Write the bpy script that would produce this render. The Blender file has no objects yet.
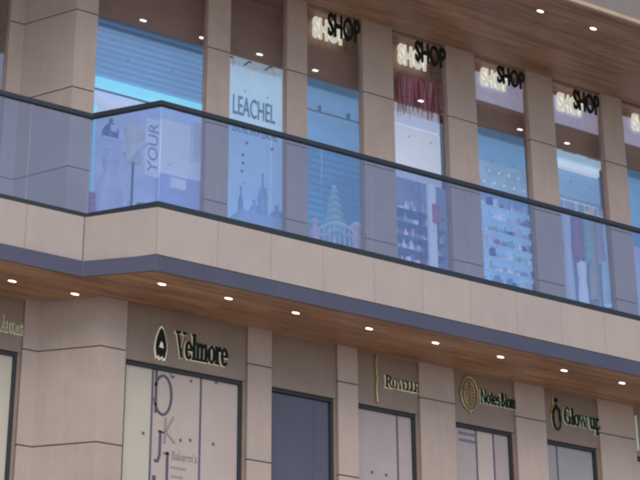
import bpy, bmesh, math, random
from mathutils import Vector, Matrix
random.seed(7)
S = bpy.context.scene
COL = S.collection

# ------------------------------------------------------------------ camera
CAM = Vector((-8.1872, -17.4235, -9.0679))
RIGHT = Vector((0.8598, -0.5106, -0.0058))
DOWN = Vector((0.2050, 0.3556, -0.9119))
FWD = Vector((0.4677, 0.7829, 0.4104))
FOCAL = 1797.87                                   # in units of a 640 wide picture
cd = bpy.data.cameras.new('camera')
cam = bpy.data.objects.new('camera', cd)
COL.objects.link(cam)
cd.sensor_width = 36.0
cd.lens = FOCAL / 640 * 36
cd.clip_start = 0.1
cd.clip_end = 3000
m3 = Matrix((RIGHT, -DOWN, -FWD)).transposed()
cam.matrix_world = Matrix.Translation(CAM) @ m3.to_4x4()
S.camera = cam

# ------------------------------------------------------------------ sky, sun, exposure
SUN_EL, SUN_AZ = 44, 200                          # azimuth clockwise from +Y
w = bpy.data.worlds.new('World')
S.world = w
w.use_nodes = True
nt = w.node_tree
nt.nodes.clear()
out = nt.nodes.new('ShaderNodeOutputWorld')
bg = nt.nodes.new('ShaderNodeBackground')
sky = nt.nodes.new('ShaderNodeTexSky')
sky.sky_type = 'NISHITA'
sky.sun_disc = False
sky.sun_elevation = math.radians(SUN_EL)
sky.sun_rotation = math.radians(SUN_AZ)
sky.air_density = 1.1
sky.dust_density = 1.0
bg.inputs['Strength'].default_value = 0.11
nt.links.new(sky.outputs[0], bg.inputs['Color'])
nt.links.new(bg.outputs[0], out.inputs['Surface'])
sl = bpy.data.lights.new('sun', 'SUN')
sl.energy = 0.95
sl.angle = math.radians(40)
sl.color = (1.0, 0.91, 0.82)
sun = bpy.data.objects.new('sun', sl)
COL.objects.link(sun)
az, el = math.radians(SUN_AZ), math.radians(SUN_EL)
to_sun = Vector((math.sin(az) * math.cos(el), math.cos(az) * math.cos(el), math.sin(el)))
sun.rotation_euler = to_sun.to_track_quat('Z', 'Y').to_euler()
S.view_settings.view_transform = 'Standard'
S.view_settings.look = 'None'
S.view_settings.gamma = 1
S.view_settings.use_curve_mapping = False
S.view_settings.exposure = 0.47
S.render.engine = 'CYCLES'
S.cycles.max_bounces = 12
S.cycles.transparent_max_bounces = 16
S.cycles.filter_width = 2.9


def at(px, py, y):
    """point of the plane Y = y seen at a pixel of the 640 x 480 photograph -> (x, z)"""
    d = RIGHT * ((px - 320) / FOCAL) + DOWN * ((py - 240) / FOCAL) + FWD
    p = CAM + d * ((y - CAM.y) / d.y)
    return p.x, p.z


# ------------------------------------------------------------------ materials
MATS = {}


def mat(name, col, rough=0.6, var=0.08, scale=6.0, bump=0.0, bscale=60.0, metal=0.0, emit=0.0, spec=0.5, stretch=(1, 1, 1), slab=0.0):
    if name in MATS:
        return MATS[name]
    m = bpy.data.materials.new(name)
    m.use_nodes = True
    t = m.node_tree
    b = t.nodes['Principled BSDF']
    b.inputs['Roughness'].default_value = rough
    b.inputs['Metallic'].default_value = metal
    b.inputs['Specular IOR Level'].default_value = spec
    tc = t.nodes.new('ShaderNodeTexCoord')
    mp = t.nodes.new('ShaderNodeMapping')
    mp.inputs['Scale'].default_value = stretch
    no = t.nodes.new('ShaderNodeTexNoise')
    no.inputs['Scale'].default_value = scale
    no.inputs['Detail'].default_value = 5
    no.inputs['Roughness'].default_value = 0.65
    t.links.new(tc.outputs['Object'], mp.inputs['Vector'])
    t.links.new(mp.outputs[0], no.inputs['Vector'])
    rp = t.nodes.new('ShaderNodeValToRGB')
    rp.color_ramp.elements[0].position = 0.3
    rp.color_ramp.elements[1].position = 0.7
    rp.color_ramp.elements[0].color = (*[c * (1 - var) for c in col], 1)
    rp.color_ramp.elements[1].color = (*[min(1, c * (1 + var)) for c in col], 1)
    t.links.new(no.outputs['Fac'], rp.inputs['Fac'])
    if slab:
        ge = t.nodes.new('ShaderNodeNewGeometry')
        oi = t.nodes.new('ShaderNodeObjectInfo')
        ad = t.nodes.new('ShaderNodeMath')
        ad.operation = 'ADD'
        t.links.new(ge.outputs['Random Per Island'], ad.inputs[0])
        t.links.new(oi.outputs['Random'], ad.inputs[1])
        m2 = t.nodes.new('ShaderNodeMapping')
        m2.inputs['Scale'].default_value = (9, 9, 0.7)
        t.links.new(tc.outputs['Object'], m2.inputs['Vector'])
        st = t.nodes.new('ShaderNodeTexNoise')      # rain streaks run down the slabs
        st.inputs['Scale'].default_value = 1.4
        st.inputs['Detail'].default_value = 6
        t.links.new(m2.outputs[0], st.inputs['Vector'])
        gr = t.nodes.new('ShaderNodeTexNoise')      # fine grain
        gr.inputs['Scale'].default_value = 120
        gr.inputs['Detail'].default_value = 3
        t.links.new(tc.outputs['Object'], gr.inputs['Vector'])
        a1 = t.nodes.new('ShaderNodeMath')
        a1.operation = 'MULTIPLY_ADD'
        a1.inputs[1].default_value = slab
        a1.inputs[2].default_value = 1 - slab * 1.6
        t.links.new(ad.outputs[0], a1.inputs[0])
        a2 = t.nodes.new('ShaderNodeMath')
        a2.operation = 'MULTIPLY_ADD'
        a2.inputs[1].default_value = slab * 2.2
        t.links.new(st.outputs['Fac'], a2.inputs[0])
        t.links.new(a1.outputs[0], a2.inputs[2])
        a3 = t.nodes.new('ShaderNodeMath')
        a3.operation = 'MULTIPLY_ADD'
        a3.inputs[1].default_value = 0.30
        t.links.new(gr.outputs['Fac'], a3.inputs[0])
        t.links.new(a2.outputs[0], a3.inputs[2])
        a4 = t.nodes.new('ShaderNodeMath')
        a4.operation = 'SUBTRACT'
        a4.inputs[1].default_value = 0.15 + slab * 0.6
        t.links.new(a3.outputs[0], a4.inputs[0])
        vm = t.nodes.new('ShaderNodeVectorMath')
        vm.operation = 'SCALE'
        t.links.new(rp.outputs[0], vm.inputs[0])
        t.links.new(a4.outputs[0], vm.inputs['Scale'])
        t.links.new(vm.outputs[0], b.inputs['Base Color'])
    else:
        t.links.new(rp.outputs[0], b.inputs['Base Color'])
    if emit:
        t.links.new(rp.outputs[0], b.inputs['Emission Color'])
        b.inputs['Emission Strength'].default_value = emit
    if bump:
        n2 = t.nodes.new('ShaderNodeTexNoise')
        n2.inputs['Scale'].default_value = bscale
        n2.inputs['Detail'].default_value = 4
        t.links.new(mp.outputs[0], n2.inputs['Vector'])
        bp = t.nodes.new('ShaderNodeBump')
        bp.inputs['Strength'].default_value = bump
        bp.inputs['Distance'].default_value = 0.01
        t.links.new(n2.outputs['Fac'], bp.inputs['Height'])
        t.links.new(bp.outputs[0], b.inputs['Normal'])
    MATS[name] = m
    return m


def wood(name, dark, light, rough=0.42):
    m = bpy.data.materials.new(name)
    m.use_nodes = True
    t = m.node_tree
    L = t.links.new
    b = t.nodes['Principled BSDF']
    b.inputs['Roughness'].default_value = rough
    b.inputs['Specular IOR Level'].default_value = 0.45
    tc = t.nodes.new('ShaderNodeTexCoord')
    mp = t.nodes.new('ShaderNodeMapping')
    mp.inputs['Scale'].default_value = (0.55, 9.0, 9.0)
    L(tc.outputs['Object'], mp.inputs['Vector'])
    n1 = t.nodes.new('ShaderNodeTexNoise')
    n1.inputs['Scale'].default_value = 1.6
    n1.inputs['Detail'].default_value = 8
    n1.inputs['Roughness'].default_value = 0.7
    n1.inputs['Distortion'].default_value = 0.5
    L(mp.outputs[0], n1.inputs['Vector'])
    n2 = t.nodes.new('ShaderNodeTexNoise')          # broad tone patches
    n2.inputs['Scale'].default_value = 1.1
    n2.inputs['Detail'].default_value = 3
    m2 = t.nodes.new('ShaderNodeMapping')
    m2.inputs['Scale'].default_value = (0.6, 1.7, 1)
    L(tc.outputs['Object'], m2.inputs['Vector'])
    L(m2.outputs[0], n2.inputs['Vector'])
    br = t.nodes.new('ShaderNodeTexBrick')           # planks run along the facade
    br.inputs['Scale'].default_value = 1.0
    br.inputs['Mortar Size'].default_value = 0.003
    br.inputs['Mortar Smooth'].default_value = 0.5
    br.inputs['Brick Width'].default_value = 2.3
    br.inputs['Row Height'].default_value = 0.14
    br.inputs['Color1'].default_value = (0.80, 0.80, 0.80, 1)
    br.inputs['Color2'].default_value = (1, 1, 1, 1)
    br.inputs['Mortar'].default_value = (0.55, 0.55, 0.55, 1)
    L(tc.outputs['Object'], br.inputs['Vector'])
    mx = t.nodes.new('ShaderNodeMath')
    mx.operation = 'MULTIPLY_ADD'
    mx.inputs[1].default_value = 0.65
    L(n1.outputs['Fac'], mx.inputs[0])
    m5 = t.nodes.new('ShaderNodeMath')
    m5.operation = 'MULTIPLY'
    m5.inputs[1].default_value = 0.38
    L(n2.outputs['Fac'], m5.inputs[0])
    L(m5.outputs[0], mx.inputs[2])
    rp = t.nodes.new('ShaderNodeValToRGB')
    rp.color_ramp.elements[0].position = 0.36
    rp.color_ramp.elements[1].position = 0.66
    rp.color_ramp.elements[0].color = (*dark, 1)
    rp.color_ramp.elements[1].color = (*light, 1)
    L(mx.outputs[0], rp.inputs['Fac'])
    mm = t.nodes.new('ShaderNodeMix')
    mm.data_type = 'RGBA'
    mm.blend_type = 'MULTIPLY'
    mm.inputs['Factor'].default_value = 1
    L(rp.outputs[0], mm.inputs['A'])
    L(br.outputs['Color'], mm.inputs['B'])
    L(mm.outputs['Result'], b.inputs['Base Color'])
    bp = t.nodes.new('ShaderNodeBump')
    bp.inputs['Strength'].default_value = 0.25
    bp.inputs['Distance'].default_value = 0.01
    L(n1.outputs['Fac'], bp.inputs['Height'])
    L(bp.outputs[0], b.inputs['Normal'])
    return m


def glass(name, tint, reflect, rough=0.02):
    m = bpy.data.materials.new(name)
    m.use_nodes = True
    t = m.node_tree
    t.nodes.clear()
    L = t.links.new
    o = t.nodes.new('ShaderNodeOutputMaterial')
    tr = t.nodes.new('ShaderNodeBsdfTransparent')
    tr.inputs['Color'].default_value = (*tint, 1)
    gl = t.nodes.new('ShaderNodeBsdfGlossy')
    gl.inputs['Roughness'].default_value = rough
    gl.inputs['Color'].default_value = (0.92, 0.94, 1.0, 1)
    tc = t.nodes.new('ShaderNodeTexCoord')
    no = t.nodes.new('ShaderNodeTexNoise')
    no.inputs['Scale'].default_value = 0.9
    bp = t.nodes.new('ShaderNodeBump')
    bp.inputs['Strength'].default_value = 0.03
    bp.inputs['Distance'].default_value = 0.05
    L(tc.outputs['Object'], no.inputs['Vector'])
    L(no.outputs['Fac'], bp.inputs['Height'])
    L(bp.outputs[0], gl.inputs['Normal'])
    mx = t.nodes.new('ShaderNodeMixShader')
    mx.inputs[0].default_value = reflect
    L(tr.outputs[0], mx.inputs[1])
    L(gl.outputs[0], mx.inputs[2])
    L(mx.outputs[0], o.inputs['Surface'])
    return m


STONE = mat('beige_stone', (0.455, 0.352, 0.302), 0.55, 0.08, 1.7, 0.3, 90, slab=0.07)
STONE_G = mat('dark_joint', (0.10, 0.08, 0.07), 0.8)
PANEL = mat('brown_panel', (0.27, 0.198, 0.158), 0.5, 0.08, 3.0, 0.2, 120, slab=0.06)
FASCIA = mat('cream_cladding', (0.45, 0.368, 0.325), 0.55, 0.05, 1.6, 0.2, 110, slab=0.055)
BAND = mat('blue_grey_metal', (0.10, 0.092, 0.128), 0.35, 0.06, 2.0, metal=0.4)
DARK = mat('dark_grey_metal', (0.025, 0.03, 0.035), 0.4, 0.1, 8.0, metal=0.2)
TRIM = mat('pale_timber_trim', (0.50, 0.37, 0.24), 0.5, 0.08, 4.0)
ROOFF = mat('grey_roof_cladding', (0.24, 0.20, 0.18), 0.6, 0.08, 2.0)
WOOD = wood('timber_soffit', (0.24, 0.112, 0.060), (0.62, 0.35, 0.20))
BULK = mat('brown_laminate', (0.42, 0.27, 0.20), 0.45, 0.12, 4.0)
CONC = mat('pavement_concrete', (0.44, 0.40, 0.35), 0.85, 0.12, 0.8, 0.3, 40)
PLAIN = mat('render_wall', (0.40, 0.35, 0.31), 0.8, 0.06, 1.5)
FIX = mat('glass_fixing_steel', (0.26, 0.30, 0.38), 0.35, metal=0.3)
GLASS_SHOP = glass('shop_glass', (0.95, 0.96, 1.0), 0.15)
GLASS_RAIL = glass('tinted_rail_glass', (0.71, 0.75, 0.845), 0.115, 0.03)
GLASS_DOOR = mat('blue_grey_door_glass', (0.09, 0.082, 0.11), 0.14, 0.1, 1.5, spec=0.5)
LAMP = mat('lamp_lens', (1.0, 0.96, 0.88), 0.4, 0.0, emit=7.0)


# ------------------------------------------------------------------ mesh helpers
class MB:
    def __init__(self):
        self.v, self.f, self.s = [], [], []

    def poly(self, pts, y0, y1):
        """prism: pts (x, z) outline in the facade plane, from depth y0 (front) to y1"""
        a = sum(pts[i][0] * pts[(i + 1) % len(pts)][1] - pts[(i + 1) % len(pts)][0] * pts[i][1] for i in range(len(pts)))
        if a < 0:
            pts = pts[::-1]
        n, k = len(pts), len(self.v)
        self.v += [(x, y0, z) for x, z in pts] + [(x, y1, z) for x, z in pts]
        self.f += [tuple(k + i for i in range(n)), tuple(k + n + i for i in reversed(range(n)))]
        self.f += [(k + i, k + n + i, k + n + (i + 1) % n, k + (i + 1) % n) for i in range(n)]
        return self

    def prism(self, pts, z0, z1):
        """prism: plan outline (x, y) from z0 to z1"""
        a = sum(pts[i][0] * pts[(i + 1) % len(pts)][1] - pts[(i + 1) % len(pts)][0] * pts[i][1] for i in range(len(pts)))
        if a < 0:
            pts = pts[::-1]
        n, k = len(pts), len(self.v)
        self.v += [(x, y, z0) for x, y in pts] + [(x, y, z1) for x, y in pts]
        self.f += [tuple(k + i for i in reversed(range(n))), tuple(k + n + i for i in range(n))]
        self.f += [(k + i, k + (i + 1) % n, k + n + (i + 1) % n, k + n + i) for i in range(n)]
        return self

    def box(self, x0, x1, y0, y1, z0, z1):
        return self.prism([(x0, y0), (x1, y0), (x1, y1), (x0, y1)], min(z0, z1), max(z0, z1))

    def lathe(self, c, prof, n=16, axis='z', close=True):
        """prof: list of (radius, height) along the axis"""
        k = len(self.v)
        for r, h in prof:
            for i in range(n):
                a = 2 * math.pi * i / n
                u, q = r * math.cos(a), r * math.sin(a)
                self.v.append((c[0] + u, c[1] + q, c[2] + h) if axis == 'z' else (c[0] + u, c[1] + h, c[2] + q))
        for j in range(len(prof) - 1):
            for i in range(n):
                a, b = k + j * n + i, k + j * n + (i + 1) % n
                self.f.append((a, b, b + n, a + n))
        if close:
            self.f.append(tuple(k + i for i in reversed(range(n))))
            self.f.append(tuple(k + (len(prof) - 1) * n + i for i in range(n)))
        return self

    def tube(self, pts, r, n=8, r2=None):
        pts = [Vector(p) for p in pts]
        k = len(self.v)
        m = len(pts)
        for i, p in enumerate(pts):
            d = (pts[min(i + 1, m - 1)] - pts[max(i - 1, 0)]).normalized()
            u = d.orthogonal().normalized() if abs(d.z) > 0.99 else d.cross(Vector((0, 0, 1))).normalized()
            q = d.cross(u)
            rr = r if r2 is None else r + (r2 - r) * i / (m - 1)
            for j in range(n):
                a = 2 * math.pi * j / n
                self.v.append(tuple(p + u * (rr * math.cos(a)) + q * (rr * math.sin(a))))
        for i in range(m - 1):
            for j in range(n):
                a, b = k + i * n + j, k + i * n + (j + 1) % n
                self.f.append((a, b, b + n, a + n))
        self.f.append(tuple(k + j for j in reversed(range(n))))
        self.f.append(tuple(k + (m - 1) * n + j for j in range(n)))
        return self

    def build(self, name, material, parent=None, bevel=0.0, smooth=False):
        me = bpy.data.meshes.new(name)
        me.from_pydata(self.v, [], self.f)
        bm = bmesh.new()
        bm.from_mesh(me)
        bmesh.ops.recalc_face_normals(bm, faces=bm.faces)
        if bevel:
            bmesh.ops.bevel(bm, geom=list(bm.edges), offset=bevel, segments=2, affect='EDGES', profile=0.6)
        bm.to_mesh(me)
        bm.free()
        if smooth:
            for p in me.polygons:
                p.use_smooth = True
            me.set_sharp_from_angle(angle=math.radians(40))
        me.materials.append(material)
        o = bpy.data.objects.new(name, me)
        COL.objects.link(o)
        if parent is not None:
            o.parent = parent
        return o


def tag(o, label=None, cat=None, group=None, kind=None):
    if label:
        o['label'] = label
    if cat:
        o['category'] = cat
    if group:
        o['group'] = group
    if kind:
        o['kind'] = kind
    return o


def empty(name, label, cat, group=None, loc=(0, 0, 0)):
    o = bpy.data.objects.new(name, None)
    o.empty_display_size = 0.1
    COL.objects.link(o)
    o.location = loc
    return tag(o, label, cat, group)


def arc(cx, cz, rx, rz, a0, a1, n=18):
    return [(cx + rx * math.cos(math.radians(a0 + (a1 - a0) * i / n)), cz + rz * math.sin(math.radians(a0 + (a1 - a0) * i / n))) for i in range(n + 1)]


def sans(text, bold=0.0):
    """outline pieces of a word from Blender's own font, unit box 0..1 x 0..1, as a flat mesh"""
    cu = bpy.data.curves.new('tmp', 'FONT')
    cu.body = text
    cu.offset = bold
    cu.resolution_u = 4
    ob = bpy.data.objects.new('tmp', cu)
    COL.objects.link(ob)
    dg = bpy.context.evaluated_depsgraph_get()
    me = bpy.data.meshes.new_from_object(ob.evaluated_get(dg))
    V = [(v.co.x, v.co.y) for v in me.vertices]
    F = [tuple(p.vertices) for p in me.polygons]
    bpy.data.objects.remove(ob)
    bpy.data.meshes.remove(me)
    bpy.data.curves.remove(cu)
    x0, x1 = min(v[0] for v in V), max(v[0] for v in V)
    z0, z1 = min(v[1] for v in V), max(v[1] for v in V)
    return [((x - x0) / (x1 - x0), (z - z0) / (z1 - z0)) for x, z in V], F


def word(name, text, x0, x1, z0, z1, y0, y1, material, parent, bold=0.0, turn=False):
    V, F = sans(text, bold)
    me = bpy.data.meshes.new(name)
    if turn:                                       # reads from the bottom up
        P = [(x1 - (x1 - x0) * b, y0, z0 + (z1 - z0) * a) for a, b in V]
    else:
        P = [(x0 + (x1 - x0) * a, y0, z0 + (z1 - z0) * b) for a, b in V]
    me.from_pydata(P, [], F)
    bm = bmesh.new()
    bm.from_mesh(me)
    bmesh.ops.remove_doubles(bm, verts=bm.verts, dist=1e-6)
    g = bmesh.ops.extrude_face_region(bm, geom=list(bm.faces))
    for e in g['geom']:
        if isinstance(e, bmesh.types.BMVert):
            e.co.y = y1
    bmesh.ops.recalc_face_normals(bm, faces=bm.faces)
    bm.to_mesh(me)
    bm.free()
    me.materials.append(material)
    o = bpy.data.objects.new(name, me)
    COL.objects.link(o)
    if parent is not None:
        o.parent = parent
    return o


# a small roman letter set drawn with thick and thin strokes; each glyph: (advance, list of outlines)
def q(x0, z0, x1, z1, wd):                          # slanted bar of horizontal width wd
    return [(x0, z0), (x0 + wd, z0), (x1 + wd, z1), (x1, z1)]


def r_(x0, z0, x1, z1):
    return [(x0, z0), (x1, z0), (x1, z1), (x0, z1)]


def ring(cx, cz, rx, rz, a0=0, a1=360, t=0.12, s=0.035, n=20):
    o = arc(cx, cz, rx, rz, a0, a1, n)
    i = arc(cx, cz, rx - t, rz - s, a0, a1, n)
    return [[o[k], o[k + 1], i[k + 1], i[k]] for k in range(n)]


T, H, XH, SF = 0.13, 0.72, 0.48, 0.035


def stem(x, z0, z1, foot=True, head=True, left=True):
    g = [r_(x, z0, x + T, z1)]
    if foot:
        g.append(r_(x - 0.05, z0, x + T + 0.05, z0 + SF))
    if head:
        g.append(r_(x - 0.06, z1 - SF, x + (T if left else T + 0.05), z1))
    return g


GL = {
    'V': (0.62, [q(0.24, 0, 0.03, H, 0.15), q(0.29, 0, 0.52, H, 0.05), r_(-0.03, H - SF, 0.24, H), r_(0.44, H - SF, 0.64, H)]),
    'e': (0.46, ring(0.22, XH / 2, 0.22, XH / 2 + 0.01, 0, 318) + [r_(0.1, 0.24, 0.42, 0.275)]),
    'l': (0.26, stem(0.06, 0, H)),
    'm': (0.80, stem(0.05, 0, XH) + stem(0.32, 0, XH - 0.1, head=False) + stem(0.59, 0, XH - 0.1, head=False)
          + ring(0.30, XH - 0.13, 0.15, 0.14, 0, 160, 0.12, 0.04, 10) + ring(0.57, XH - 0.13, 0.15, 0.14, 0, 160, 0.12, 0.04, 10)),
    'o': (0.50, ring(0.24, XH / 2, 0.24, XH / 2 + 0.01)),
    'r': (0.40, stem(0.05, 0, XH) + ring(0.29, XH - 0.12, 0.12, 0.13, 20, 170, 0.1, 0.06, 8)),
    'G': (0.68, ring(0.32, H / 2, 0.32, H / 2 + 0.01, 45, 345, 0.14) + [r_(0.46, 0.02, 0.6, 0.3), r_(0.38, 0.28, 0.66, 0.315)]),
    'w': (0.74, [q(0.15, 0, 0.0, XH, 0.13), q(0.18, 0, 0.32, XH, 0.05), q(0.45, 0, 0.30, XH, 0.13), q(0.50, 0, 0.64, XH, 0.05),
                 r_(-0.05, XH - SF, 0.17, XH), r_(0.58, XH - SF, 0.74, XH)]),
    'u': (0.56, [r_(0.05, 0.1, 0.05 + T, XH), r_(0.36, 0, 0.36 + T, XH), r_(-0.01, XH - SF, 0.1, XH), r_(0.3, XH - SF, 0.4, XH), r_(0.44, 0, 0.56, SF)]
          + ring(0.24, 0.13, 0.19, 0.14, 180, 350, 0.12, 0.05, 10)),
    'p': (0.54, stem(0.05, -0.24, XH) + ring(0.27, XH / 2, 0.22, XH / 2, -140, 140)),
    'R': (0.66, stem(0.05, 0, H, left=False) + ring(0.22, H - 0.19, 0.27, 0.19, -90, 90, 0.13, 0.035, 12) + [q(0.46, 0, 0.24, 0.34, 0.15), r_(0.52, 0, 0.66, SF)]),
    'O': (0.72, ring(0.34, H / 2, 0.34, H / 2 + 0.01, t=0.14)),
    'Y': (0.66, [r_(0.24, 0, 0.37, 0.26), q(0.23, 0.24, -0.01, H, 0.14), q(0.31, 0.24, 0.57, H, 0.05), r_(0.18, 0, 0.43, SF), r_(-0.05, H - SF, 0.17, H), r_(0.52, H - SF, 0.68, H)]),
    'E': (0.58, stem(0.05, 0, H, left=False) + [r_(0.1, 0, 0.52, 0.04), r_(0.1, H - 0.04, 0.5, H), r_(0.1, H / 2 - 0.02, 0.4, H / 2 + 0.02), r_(0.48, 0, 0.52, 0.16), r_(0.46, H - 0.16, 0.5, H)]),
    'L': (0.54, stem(0.05, 0, H, left=False) + [r_(0.1, 0, 0.5, 0.04), r_(0.46, 0, 0.5, 0.18)]),
    'A': (0.66, [q(0.04, 0, 0.28, H, 0.05), q(0.44, 0, 0.24, H, 0.15), r_(0.14, 0.2, 0.5, 0.24), r_(-0.02, 0, 0.15, SF), r_(0.38, 0, 0.65, SF)]),
    'N': (0.70, [r_(0.06, 0, 0.11, H), r_(0.55, 0, 0.60, H), q(0.45, 0, 0.02, H, 0.16), r_(0.0, 0, 0.18, SF), r_(0.48, H - SF, 0.68, H)]),
    'B': (0.60, stem(0.05, 0, H, left=False) + ring(0.2, H - 0.17, 0.25, 0.17, -90, 90, 0.13, 0.035, 12) + ring(0.2, 0.2, 0.32, 0.2, -90, 90, 0.14, 0.035, 12)),
    't': (0.34, [r_(0.1, 0.05, 0.1 + T, 0.62), r_(0.0, XH - SF, 0.32, XH)] + ring(0.23, 0.11, 0.13, 0.12, 180, 320, 0.1, 0.05, 8)),
    's': (0.40, ring(0.19, XH - 0.13, 0.17, 0.13, 30, 270, 0.11, 0.05, 12) + ring(0.19, 0.13, 0.19, 0.14, -150, 90, 0.12, 0.05, 12)),
    'a': (0.50, [r_(0.28, 0, 0.28 + T, XH - 0.08)] + ring(0.2, 0.15, 0.2, 0.16, 40, 320, 0.11) + ring(0.22, XH - 0.14, 0.18, 0.15, 0, 170, 0.11, 0.05, 10)),
    'y': (0.56, [q(0.2, 0, 0.03, XH, 0.14), q(0.1, -0.24, 0.44, XH, 0.05), r_(-0.03, XH - SF, 0.22, XH), r_(0.38, XH - SF, 0.56, XH)]),
    'b': (0.54, stem(0.05, 0, H, foot=False) + ring(0.27, XH / 2, 0.22, XH / 2, -140, 140)),
    ' ': (0.26, []),
}


def roman(name, text, x0, x1, zb, zh, y0, y1, material, parent, grow=0.0):
    """word in the roman letter set: from x0 to x1, base line zb, capital height zh - zb"""
    tot = sum(GL[c][0] for c in text)
    kx, kz = (x1 - x0) / tot, (zh - zb) / H
    mb, x, i = MB(), 0.0, 0
    for c in text:
        ad, polys = GL[c]
        for p in polys:
            i += 1
            cx = sum(a for a, b in p) / len(p)
            cz = sum(b for a, b in p) / len(p)
            e = (i % 7) * 0.0003                    # no two strokes share one plane
            mb.poly([(x0 + kx * (x + a) + grow * (1 if a > cx else -1), zb + kz * b + grow * (1 if b > cz else -1)) for a, b in p], y0 + e, y1 + e)
        x += ad
    return mb.build(name, material, parent)


# ------------------------------------------------------------------ ground
GZ = -10.67
tag(MB().box(-600, 600, -600, 600, GZ - 0.4, GZ).build('ground', CONC), kind='structure')
tag(MB().box(-60, 60, -26.0, 0.4, GZ + 0.004, GZ + 0.14).build('pavement', mat('pale_paving', (0.55, 0.49, 0.43), 0.8, 0.1, 3.0)), kind='structure')

# ------------------------------------------------------------------ the arcade building
XL, XR = -7.0, 17.0
ZS, ZC = -0.816, 5.10                              # balcony underside, upper ceiling
UY, LY = 2.30, 1.02                                # upper and lower pier fronts
shop = empty('shopping_arcade', 'two storey beige stone shopping arcade with tall shop windows, timber soffits and a projecting balcony', 'building')

UP = [(1.77, 2.13), (3.06, 3.40), (4.36, 4.90), (5.88, 6.42), (7.43, 7.94), (8.93, 9.36), (10.42, 10.9), (11.9, 12.4), (13.4, 13.9), (14.9, 17.0)]
LP = [(1.78, 2.12), (3.085, 3.385), (4.335, 4.89), (5.887, 6.39), (7.32, 7.96), (8.93, 9.4), (10.4, 10.9), (11.9, 12.4), (13.4, 13.9), (14.9, 17.0)]


def grooved(name, outline, z0, z1, cuts, material, parent, core_in=0.012):
    """stone pier: blocks of cladding with open joints over a dark core"""
    mb = MB()
    zs = [z0] + sorted(c for c in cuts if z0 < c < z1) + [z1]
    for a, b in zip(zs[:-1], zs[1:]):
        mb.prism(outline, a + (0.008 if a != z0 else 0), b - (0.008 if b != z1 else 0))
    o = mb.build(name, material, parent, bevel=0.004)
    n = len(outline)
    ar = sum(outline[i][0] * outline[(i + 1) % n][1] - outline[(i + 1) % n][0] * outline[i][1] for i in range(n))
    sg = 1 if ar > 0 else -1
    inner = []
    for i, p in enumerate(outline):                 # every side moved inwards along its own normal
        d0 = (Vector(p) - Vector(outline[i - 1])).normalized()
        d1 = (Vector(outline[(i + 1) % n]) - Vector(p)).normalized()
        n0, n1 = Vector((-d0.y, d0.x)) * sg, Vector((-d1.y, d1.x)) * sg
        b = (n0 + n1) / (1 + n0.dot(n1)) * core_in
        inner.append((p[0] + b.x, p[1] + b.y))
    MB().prism(inner, z0 + 0.01, z1 - 0.01).build('joint_core', STONE_G, o)
    return o


UC = [1.475 - 1.195, 1.475, 2.66, 3.86]
for a, b in UP:
    grooved('pier', [(a, UY), (b, UY), (b, UY + 0.13), (a, UY + 0.13)], 0, ZC, UC, STONE, shop)
# the corner pier turns through the set-back of the facade
up_corner = [(0.085, UY), (0.085, UY + 0.8), (-0.90, UY + 1.25), (-0.90, 3.04), (-0.70, 3.04), (-0.235, UY)]
grooved('pier', up_corner, 0, ZC, UC, STONE, shop)
MB().box(-3.2, -2.6, 3.04, 3.5, 0, ZC).build('pier', STONE, shop)
LC = [-1.31, -2.545, -3.75, -4.95]
for a, b in LP:
    grooved('pier', [(a, LY), (b, LY), (b, LY + 0.3), (a, LY + 0.3)], -6.0, ZS, LC, STONE, shop)
low_corner = [(0.127, LY), (0.127, LY + 0.4), (-0.95, LY + 0.9), (-0.965, 1.575), (-0.775, 1.575), (-0.203, LY)]
grooved('pier', low_corner, -6.0, ZS, [-1.452, -2.64, -3.85, -5.05], STONE, shop)
MB().box(-3.2, -2.5, 1.575, 2.0, -6, ZS).build('pier', STONE, shop)

# walls behind and under the shop fronts
MB().box(0.10, XR, LY + 0.30, LY + 0.5, -6, ZS).build('back_wall', PLAIN, shop)
MB().box(XL, -0.9, 1.95, 2.2, -6, ZS).build('back_wall', PLAIN, shop)
MB().prism([(XL, 1.5), (-0.78, 1.5), (-0.2, 0.96), (XR, 0.96), (XR, 3), (XL, 3)], GZ + 0.004, -6.0).build('podium', PLAIN, shop)
MB().box(XL, XR, 5.6, 5.9, 0, ZC).build('rear_wall', PLAIN, shop)
MB().box(XL, XL + 0.2, 3.5, 5.6, 0, ZC).build('side_wall', PLAIN, shop)
MB().box(XR - 0.2, XR, 2.9, 5.6, 0, ZC).build('side_wall', PLAIN, shop)

# balcony: core, cladding panels, metal band, timber soffit
core = [(XL, 0.76), (-0.60, 0.76), (0.035, 0.055), (XR, 0.055), (XR, 6.0), (XL, 6.0)]
MB().prism(core, -0.79, -0.003).build('balcony_slab', PLAIN, shop)
seams = [0.0, 0.80] + [0.80 + 0.735 * k for k in range(1, 23)]
ZF0, ZF1 = -0.61, -0.005
for a, b in zip(seams[:-1], seams[1:]):
    MB().box(a + 0.0015, b - 0.0015, 0.0, 0.05, ZF0, ZF1).build('cladding_panel', FASCIA, shop, bevel=0.003)
MB().prism([(-0.625, 0.695), (-0.004, 0.003), (0.034, 0.05), (-0.59, 0.742)], ZF0, ZF1).build('cladding_panel', FASCIA, shop, bevel=0.003)
lx = [-0.632, -1.36, -2.1, -2.84, -3.6, -4.4, -5.2, -6.0, -7.0]
for b, a in zip(lx[:-1], lx[1:]):
    MB().box(a + 0.0015, b - 0.0015, 0.695, 0.745, ZF0, ZF1).build('cladding_panel', FASCIA, shop, bevel=0.003)
band = [(XL, 0.60), (-0.655, 0.60), (0.003, 0.006), (XR, 0.006), (XR, 0.022), (0.011, 0.022), (-0.649, 0.618), (XL, 0.618)]
MB().prism(band, -0.818, -0.616).build('metal_band', BAND, shop, bevel=0.004)
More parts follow.
